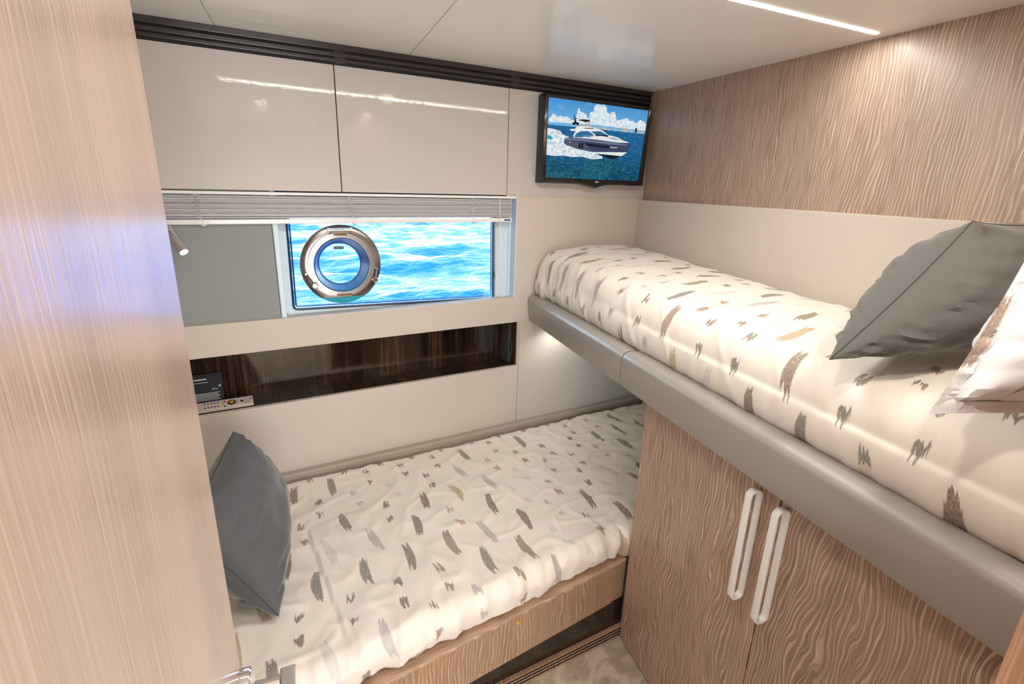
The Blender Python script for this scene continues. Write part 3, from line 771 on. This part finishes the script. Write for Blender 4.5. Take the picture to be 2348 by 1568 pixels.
# second one, over the upper bunk, seen mirrored in the lockers
r2 = thing('reading_lamp', 'small chrome reading lamp over the head of the upper bunk', 'lamp', (1.10, -1.797, .27))
cyl('wall_plate', (1.10, -1.799, .27), (1.10, -1.79, .27), .018, m_chrome, r2)
tube('stem', [(1.10, -1.792, .27), (1.10, -1.76, .272), (1.05, -1.72, .262)], .004, m_chrome, r2, 8)
lathe('lamp_head', (1.055, -1.735, .275), (-.2, .5, -.75), [(0, 0), (.010, .001), (.0135, .006), (.0150, .05), (.013, .05), (0, .045)], m_chrome, r2, 20)
lathe('lens', (1.055, -1.735, .275), (-.2, .5, -.75), [(0, .047), (.0105, .047), (.0105, .049), (0, .049)], emit('dim_spot_glow', (.95, 1.0, .88), 4), r2, 20)

# ================================================================== CEILING LIGHTS
ls = thing('ceiling_strip_light', 'slim glowing light strip set into the glossy ceiling', 'light', (.83, -.96, CEIL))
def sy(x): return -.900 - .078 * (x - .06)
def strip(name, w, z0, z1, mat, x0, x1, par):
    prism(name, [(x0, sy(x0) - w), (x1, sy(x1) - w), (x1, sy(x1) + w), (x0, sy(x0) + w)], z0, z1, mat, par)
strip('diffuser', .0055, CEIL - .0020, CEIL - .0004, m_led, .06, 1.598, ls)
strip('housing', .0065, CEIL - .0003, CEIL + .001, m_white, .058, 1.600, ls)
for x, y, r, lab in ((.297, -1.584, .030, 'round recessed downlight nearest the door'), (.934, -1.744, .030, 'round recessed downlight nearest the head of the upper bunk'), (.811, -.84, .008, 'tiny recessed downlight beside the strip light')):
    t = thing('downlight', lab, 'light', (x, y, CEIL))
    lathe('ring', (x, y, CEIL), (0, 0, -1), [(r, .0), (r * 1.35, 0), (r * 1.3, .003), (r, .003)], m_chrome, t, 28, closed=True)
    lathe('lens', (x, y, CEIL), (0, 0, -1), [(0, .0005), (r, .0005), (r, .0015), (0, .0015)], m_spot if r > .01 else m_cool, t, 28)

# ================================================================== UPPER BUNK
ub = thing('upper_bunk', 'upper bunk with a taupe leather side rail along the oak wall', 'bunk', (1.3, -.9, -.58))
prism('base_board', [(xr(0) + .02, -.004), (xr(-1.795) + .02, -1.795), (xw(-1.795) - .034, -1.795), (xw(0) - .034, -.004)], -.578, -.49, m_cream, ub)
ZT = -.462
prof = []
rp = [(.050, -.575), (.050, -.47)]
def rail_prof():
    # n measured from the outer face inwards, z absolute
    pts = [(.012, -.580), (.050, -.580), (.050, ZT - .003), (.045, ZT)]
    r = .024
    for k in range(9):
        a = math.radians(90 + 82 * k / 8); pts.append((-.010 + r + r * math.cos(a), ZT - r + r * math.sin(a)))
    pts += [(-.006, -.530), (.000, -.570), (.003, -.577)]
    return pts
RP = rail_prof()
dr = Vector((-.189, -1, 0)).normalized(); inn = Vector((1, -.189, 0)).normalized()
def railpiece(y0, y1, m0=0, m1=0):
    bm = bmesh.new(); R = []
    n = 24
    for i in range(n + 1):
        y = y0 + (y1 - y0) * i / n; ring = []
        sh = .0025 if i in (0, n) else 0
        for a, z in RP:
            skew = 0
            if i == 0 and m0: skew = m0 * (z + .58)
            if i == n and m1: skew = m1 * (z + .58)
            w_ = 1.0
            p = Vector((xr(y), y, z)) + inn * (a + (sh if a < .02 else 0)) + dr * skew
            p.z -= (sh if z > -.5 else 0)
            p.z += .0012 * noise.noise(Vector((y * 6, 0, 3)))
            ring.append(bm.verts.new(p))
        R.append(ring)
    K = len(RP)
    for A, B in zip(R, R[1:]):
        for k in range(K): bm.faces.new((A[k], A[(k + 1) % K], B[(k + 1) % K], B[k]))
    bm.faces.new(R[0]); bm.faces.new(R[-1])
    return frombm('side_rail', bm, m_rail, ub, True)
r1 = railpiece(-.004, -.789, 0.0, .15); r2_ = railpiece(-.793, -1.797, .15, 0)
cyl('under_light', (1.30, -.09, -.579), (1.30, -.09, -.586), .016, m_chrome, ub)

# cloth over a mattress: cross-section lofted along the bed
def loft(name, ss, section, mat, parent, wr, nt=90):
    """section(s) -> list of points (start of hidden edge ... end); resampled to nt by arc length, displaced by wr(s, t, n)"""
    rows, uvs = [], []
    for s in ss:
        pts = [Vector(p) for p in section(s)]
        for _ in range(3):
            q = [pts[0]]
            for a, b in zip(pts, pts[1:]): q += [a.lerp(b, .25), a.lerp(b, .75)]
            pts = q + [pts[-1]]
        L = [0]
        for a, b in zip(pts, pts[1:]): L.append(L[-1] + (b - a).length)
        out = []; uv = []
        j = 0
        for k in range(nt):
            t = L[-1] * k / (nt - 1)
            while j < len(pts) - 2 and L[j + 1] < t: j += 1
            f = (t - L[j]) / max(L[j + 1] - L[j], 1e-9); out.append(pts[j].lerp(pts[j + 1], min(f, 1))); uv.append(t)
        rows.append(out); uvs.append((s, uv))
    n, m_ = len(rows), nt
    A = np.array([[tuple(p) for p in r] for r in rows])
    ds = np.gradient(A, axis=0); dt = np.gradient(A, axis=1)
    N = np.cross(ds, dt); N /= (np.linalg.norm(N, axis=2, keepdims=True) + 1e-9)
    if N[n // 2, m_ // 2, 2] < 0: N = -N
    for i in range(n):
        for j in range(m_): A[i, j] += N[i, j] * wr(uvs[i][0], uvs[i][1][j], uvs[i][1][-1])
    me = bpy.data.meshes.new(name)
    me.from_pydata([tuple(map(float, A[i, j])) for i in range(n) for j in range(m_)], [],
                   [(i * m_ + j, i * m_ + j + 1, (i + 1) * m_ + j + 1, (i + 1) * m_ + j) for i in range(n - 1) for j in range(m_ - 1)])
    ul = me.uv_layers.new(name='UVMap')
    for p in me.polygons:
        for li in p.loop_indices:
            vi = me.loops[li].vertex_index; i, j = divmod(vi, m_); ul.data[li].uv = (uvs[i][0], uvs[i][1][j])
    bm = bmesh.new(); bm.from_mesh(me); bmesh.ops.recalc_face_normals(bm, faces=bm.faces); bm.to_mesh(me); bm.free()
    return link(name, me, mat, parent, True, False)
def nz(x, y, z=0): return noise.noise(Vector((x, y, z)))
def arc(c, r, a0, a1, n, fn): return [fn(c[0] + r * math.cos(math.radians(a0 + (a1 - a0) * k / n)), c[1] + r * math.sin(math.radians(a0 + (a1 - a0) * k / n))) for k in range(n + 1)]

# upper duvet: s runs from the far end (y 0) to the near end
def ztop(y): return -.252 - .040 * min(1, max(0, -y - .1) / .9)
def sec_up(s):
    y = -.012 - s; endf = max(0, 1 - s / .05)          # droop at the far end
    zt = ztop(y) - .05 * endf ** 2
    x0 = xr(y) + .046; x1 = xw(y) - .036
    if s < .12: x0 -= .012 * (1 - s / .12)
    P = [(x0 + .022, y, -.478), (x0 + .006, y, -.468), (x0 - .008, y, -.450), (x0 - .014, y, -.42), (x0 - .010, y, -.39)]
    r = .085
    for k in range(9):
        a = math.radians(180 - 80 * k / 8); P.append((x0 + r + .0 + r * math.cos(a) - .002, y, zt - .012 - r + r * math.sin(a)))
    P += [(x0 + .16, y, zt + .000), (x0 + .30, y, zt + .006), ((x0 + x1) / 2 + .1, y, zt + .004), (x1 - .05, y, zt - .004), (x1 - .012, y, zt - .022), (x1, y, zt - .06)]
    return P
def wr_up(s, t, T):
    side = max(0, 1 - t / .24); far = max(0, 1 - s / .55)
    w = .0035 * nz(s * 9, t * 6) + .0012 * nz(s * 26, t * 14, 4)
    w += side * (.0070 * nz(s * 22 + t * 5, t * 5, 9) + .0034 * nz(s * 55 + t * 9, t * 8, 2)) * (.55 + far)
    w += far * .0060 * nz(s * 30 - t * 8, t * 7, 5) * (1 if t < .45 else .35)
    w += .0030 * max(0, 1 - abs(nz(s * 6 + t * 5, t * 3, 11)) * 6)
    return w
ss = list(np.linspace(0, .3, 100)) + list(np.linspace(.303, 1.775, 290))
du = loft('duvet', ss, sec_up, m_quilt_up, None, wr_up, 150)
tag(du, 'white duvet embroidered with brown and grey strokes on the upper bunk', 'duvet')
prism('mattress_filler', [(0, 0), (1, 0), (1, 1)], 0, 1, m_white) if False else None
# pillows on it
def pillow(name, corners, th, mat, label, cat='pillow', nseg=44, flange=0.0, wr=.006, seam=None, sd=0, loft_p=.42, pinch=.06, uvm=False):
    a, b, c, d = [Vector(p) for p in corners]          # a-b bottom, d-c top
    nrm = (b - a).cross(d - a).normalized(); ctr = (a + b + c + d) / 4
    def surf(u, v, sgn):
        p = a * (1 - u) * (1 - v) + b * u * (1 - v) + c * u * v + d * (1 - u) * v
        fu, fv = 4 * u * (1 - u), 4 * v * (1 - v)
        # edges pull in between the corners
        p = p + (ctr - p) * (pinch * (fv * (abs(2 * u - 1) ** 3) + fu * (abs(2 * v - 1) ** 3)))
        du_, dv_ = u, v
        if flange:
            du_ = min(max((u - flange) / (1 - 2 * flange), 0), 1); dv_ = min(max((v - flange) / (1 - 2 * flange), 0), 1)
        gu, gv = 4 * du_ * (1 - du_), 4 * dv_ * (1 - dv_)
        h = th * .5 * (max(gu, 0) ** loft_p) * (max(gv, 0) ** loft_p)
        edge = min(u, 1 - u, v, 1 - v)
        # folds running in from the rim
        if u in (0, 1) or v in (0, 1): wv = 0
        else:
            k1 = nz(v * 14 + sd, u * 2.5, sd) * math.exp(-min(u, 1 - u) * 5) + nz(u * 14 + sd, v * 2.5, sd + 5) * math.exp(-min(v, 1 - v) * 5)
            fold = lambda a_, b_, q: max(0, 1 - abs(nz(a_ * 9 + sd + q, b_ * 1.6, q)) * 8) * math.exp(-b_ * 7)
            k1 -= 1.0 * (fold(v, min(u, 1 - u), 3) + .8 * fold(u, min(v, 1 - v), 7))
            wv = wr * (k1 * .8 + .45 * nz(u * 5, v * 5, sd + 9 + sgn)) * min(1, edge * 14)
        return p + nrm * sgn * (h + wv) + (nrm * .0008 * sgn if flange else Vector((0, 0, 0)))
    bm = bmesh.new(); uvl = bm.loops.layers.uv.new('UVMap')
    n = nseg; top = [[None] * (n + 1) for _ in range(n + 1)]; bot = [[None] * (n + 1) for _ in range(n + 1)]
    def ease(k): t = k / n; return .5 - .5 * math.cos(PI * t) if not flange else t
    for i in range(n + 1):
        for j in range(n + 1):
            u, v = ease(i), ease(j)
            top[i][j] = bm.verts.new(surf(u, v, 1))
            bot[i][j] = top[i][j] if (i in (0, n) or j in (0, n)) else bm.verts.new(surf(u, v, -1))
    W_, H_ = (b - a).length, (d - a).length
    for i in range(n):
        for j in range(n):
            for G in (top, bot):
                vs_ = [G[i][j], G[i + 1][j], G[i + 1][j + 1], G[i][j + 1]]
                f = bm.faces.new(vs_)
                for lp, (ii, jj) in zip(f.loops, ((i, j), (i + 1, j), (i + 1, j + 1), (i, j + 1))): lp[uvl].uv = (ease(ii) * W_, ease(jj) * H_)
    rim = [top[i][0].co.copy() for i in range(n)] + [top[n][j].co.copy() for j in range(n)] + [top[i][n].co.copy() for i in range(n, 0, -1)] + [top[0][j].co.copy() for j in range(n, 0, -1)]
    r = thing(name, label, cat, tuple((a + b) / 2))
    frombm('cover', bm, mat, r, True)
    if seam: tube('seam', rim, .0013, seam, r, 5, True, up=nrm)
    return r
A_ = Vector((.895, -1.443, -.272)); B_ = Vector((1.165, -1.490, -.038)); A2 = Vector((1.30, -1.505, -.262)); B2 = Vector((1.415, -1.555, -.035))
pillow('throw_pillow', (A2, A_, B_, B2), .21, m_grey2, 'slate grey throw pillow leaning on the oak wall end of the upper bunk', seam=m_seam, sd=3, wr=.019, pinch=.07)
C0 = Vector((.785, -1.635, -.272)); C1 = Vector((1.03, -1.790, -.262)); C3 = Vector((.96, -1.635, -.055)); C2 = Vector((1.16, -1.775, -.03))
pillow('bed_pillow', (C0, C1, C2, C3), .17, m_sham, 'white embroidered bed pillow lying in front of the slate pillow', flange=.075, wr=.012, sd=8, pinch=.03, loft_p=.40)
pillow('cushion', ((1.425, -1.76, -.25), (1.455, -1.50, -.25), (1.495, -1.45, -.020), (1.455, -1.75, -.018)), .04, m_tan, 'tan cushion standing behind the slate pillow against the wall', wr=.004, sd=12)

# ================================================================== LOCKER UNDER THE BUNK
lk = thing('wardrobe_locker', 'limed oak double door locker standing under the upper bunk', 'cabinet', (1.2, -1.4, FL))
def xl(y): return 1.051 + .200 * (y + .88)
def lockprism(name, y0, y1, dx0, dx1, z0, z1, mat, bev=.0):
    return prism(name, [(xl(y0) + dx0, y0), (xl(y1) + dx0, y1), (xl(y1) + dx1, y1), (xl(y0) + dx1, y0)], z0, z1, mat, lk, bev)
lockprism('carcass', -.885, -1.79, .021, .42, FL + .002, -.583, m_void)
d1 = lockprism('door', -.880, -1.3805, .0, .020, FL + .006, -.586, m_wood_lock, .0015)
d2 = lockprism('door', -1.3835, -1.79, .0, .020, FL + .006, -.586, m_wood_lock, .0015)
def handle(y, z0, z1, par):
    o = Vector((xl(y), y, 0)); out = Vector((-1, .2, 0)).normalized(); al = Vector((.2, 1, 0)).normalized()
    # loop standing off the door: base bar on the door, grip bar outside
    dpt = .030; r = .013; path = []
    cz = [(z1 - r, dpt - r, 0, 90), (z1 - r, r, 90, 180), (z0 + r, r, 180, 270), (z0 + r, dpt - r, 270, 360)]
    for zc, oc, a0, a1 in cz:
        for k in range(7):
            a = math.radians(a0 + (a1 - a0) * k / 6); path.append(o + out * (oc + r * math.cos(a) + .002) + Vector((0, 0, zc + r * math.sin(a))))
    prof = rrect(.017, .0075, .003, 3)
    h = sweep('handle', path, [(p[0], p[1]) for p in prof], m_white, par, True, True, up=al * 1.0)
    h['label'] = 'white plastic loop handle'
    return h
def sweep_fix(): pass
_old = sweep
def sweep(name, path, prof, mat, parent=None, closed_path=False, smooth=True, up=Vector((0, 0, 1)), caps=True):
    """like the sweep above but profile's first axis follows 'up' exactly"""
    bm = bmesh.new(); rings = []; P = [Vector(p) for p in path]; N = len(P); up = up.normalized()
    for i, p in enumerate(P):
        t = (P[(i + 1) % N] - P[i - 1]).normalized(); w = t.cross(up).normalized()
        rings.append([bm.verts.new(p + up * a + w * b) for a, b in prof])
    K = len(prof)
    for i in range(N):
        A, B = rings[i], rings[(i + 1) % N]
        for k in range(K): bm.faces.new((A[k], A[(k + 1) % K], B[(k + 1) % K], B[k]))
    return frombm(name, bm, mat, parent, smooth)
handle(-1.330, -.898, -.615, d1); handle(-1.402, -.896, -.615, d2)
sweep = _old

# ================================================================== LOWER BED
lb = thing('lower_berth', 'oak fronted lower berth base with a dark gloss toe kick', 'bed', (.5, -.5, FL))
def yfr(x): return -.938 + .0770 * x
x0, x1 = -.59, 1.066
def strip2(name, a, b, z0, z1, mat, bev=0.0, X0=x0, X1=x1, par=None):
    return prism(name, [(X0, yfr(X0) + a), (X1, yfr(X1) + a), (X1, yfr(X1) + b), (X0, yfr(X0) + b)], z0, z1, mat, par or lb, bev)
fb = strip2('front_board', .0, .018, -1.350, -1.2, m_wood_board, .001)
strip2('top_ledge', -.003, .055, -1.2, -1.190, m_strip_wood, .002)
strip2('mattress_deck', .05, .87, -1.21, -1.195, m_void)
prism('toe_kick', [(x0, -.8600), (x1, -.8600), (x1, -.846), (x0, -.846)], FL + .002, -1.345, Mat('smoked_gloss_panel', (.020, .014, .012), .10, spec=.7), lb)
pt_ = thing('plinth_step', 'low oak plinth grooved with black lines along the carpet', 'step', (.5, -.86, FL))
def strip3(name, y0_, y1_, z0, z1, mat, bev=0.0):
    return prism(name, [(x0, y0_), (x1, y0_ + -.004), (x1, y1_), (x0, y1_)], z0, z1, mat, pt_, bev)
strip3('riser', -.872, -.864, FL, FL + .036, m_wood_board, .001)
strip3('top_board', -.872, -.8605, FL + .036, FL + .046, m_wood_board, .001)
for k in range(3): strip3('groove_line', -.8735, -.8715, FL + .012 + k * .0125, FL + .0165 + k * .0125, m_black)
kn = cyl('latch_knob', (.623, yfr(.623) + .002, -1.218), (.623, yfr(.623) - .006, -1.218), .006, Mat('amber_knob', (.62, .36, .04), .3), fb, 14)

def sec_lo(s):
    x = -.56 + s; y1_ = yfr(x) + .010; zt = -1.082
    if x > 1.06: y1_ = -.862
    P = [(x, -.034, -1.17), (x, -.036, -1.13), (x, -.045, zt - .018), (x, -.065, zt - .004), (x, -.11, zt), (x, -.35, zt + .006), (x, -.6, zt + .003)]
    r = .050
    for k in range(9):
        a = math.radians(95 - 100 * k / 8); P.append((x, y1_ + .004 + r - r * math.cos(a) * -1 * -1 if False else (y1_ + r) - r * math.cos(a), zt - r + r * math.sin(a)))
    P += [(x, y1_ + .002, -1.155), (x, y1_ + .008, -1.175), (x, y1_ + .020, -1.186), (x, y1_ + .035, -1.1895)]
    return P
def wr_lo(s, t, T):
    x = -.56 + s; side = max(0, min(1, (t - (T - .21)) / .10)); y = t
    w = .0042 * nz(s * 7, t * 7) + .0020 * nz(s * 18 + t * 9, t * 12, 4)
    w += side * (.0120 * nz(s * 27 + t * 4, t * 5, 9) + .0060 * nz(s * 11, t * 3, 2) + .0018 * nz(s * 60, t * 10, 6))
    foot = max(0, (x - 1.0) / .5)
    w += foot * .010 * nz(s * 16 - t * 10, t * 14 + s * 6, 5)
    # folded edge of the duvet near the pillow
    xf = .135 + .05 * (t - .45)
    env = max(0, min(1, (t - .36) / .1)) * max(0, min(1, (T - .12 - t) / .1))
    d_ = x - xf
    if abs(d_) < .08: w += env * (.007 * math.exp(-max(d_, 0) / .05) if d_ > 0 else -.004 * math.exp(d_ / .02))
    head = max(0, 1 - (x + .1) / .35)
    w += max(0, head) * .005 * nz(s * 12 + t * 6, t * 9, 8)
    w += .0040 * max(0, 1 - abs(nz(s * 3.5 + t * 8, t * 3 - s * 5, 11)) * 6) + .0025 * max(0, 1 - abs(nz(s * 8 - t * 3, t * 6 + s * 3, 15)) * 6)
    return w
ss = list(np.linspace(0, 2.46, 420))
dl = loft('duvet', ss, sec_lo, m_quilt_low, None, wr_lo, 150)
tag(dl, 'white duvet embroidered with brown and grey strokes on the lower bed', 'duvet')
P_b1 = Vector((.016, -.722, -1.062)); P_b2 = Vector((.052, -.20, -1.066)); P_t2 = Vector((-.034, -.245, -.752)); P_t1 = Vector((-.155, -.70, -.765))
pillow('throw_pillow', (P_b1, P_b2, P_t2, P_t1), .22, m_grey, 'charcoal throw pillow standing at the head of the lower bed', seam=m_seam, sd=21, wr=.019, pinch=.05)

# ================================================================== OPEN DOOR AT THE LEFT
dr_ = sroot('door_1', (-.1, -1.8, FL), 'pale oak cabin door standing open at the left', 'door')
E = Vector((-.0335, -1.421, 0)); th7 = math.radians(7); dd = Vector((-math.sin(th7), -math.cos(th7), 0)); nn_ = Vector((math.cos(th7), -math.sin(th7), 0))
def dpt(a, b): v = E + dd * a + nn_ * b; return (v.x, v.y)
prism('door_leaf', [dpt(0, 0), dpt(.68, 0), dpt(.68, -.032), dpt(0, -.032)], FL + .01, .40, m_wood_door, dr_, .0025, 3)
hz0 = -.486
ce_ = E + dd * .025; c3 = Vector((ce_.x, ce_.y, hz0))
ha = lathe('door_handle', c3, nn_, [(0, .0), (.022, .0), (.022, .010), (.0205, .012), (0, .012)], m_chrome, dr_, 40)
neck = lathe('handle_neck', c3, nn_, [(0, .008), (.0075, .008), (.0075, .044), (0, .044)], m_chrome, ha, 20)
pa = c3 + nn_ * .045
bm = bmesh.new()
w_, h_ = .011, .009
pp = [pa - nn_ * .008 - dd * .008, pa - nn_ * .008 + dd * .12, pa + nn_ * .007 + dd * .12, pa + nn_ * .007 - dd * .008]
prism('handle_lever', [(p.x, p.y) for p in pp], hz0 - .011, hz0 + .011, m_chrome, ha, .0025, 3)

# lift everything so that the floor is z = 0
for o in list(C.objects):
    if o.parent is None and o.type != 'CAMERA': o.location.z += LIFT
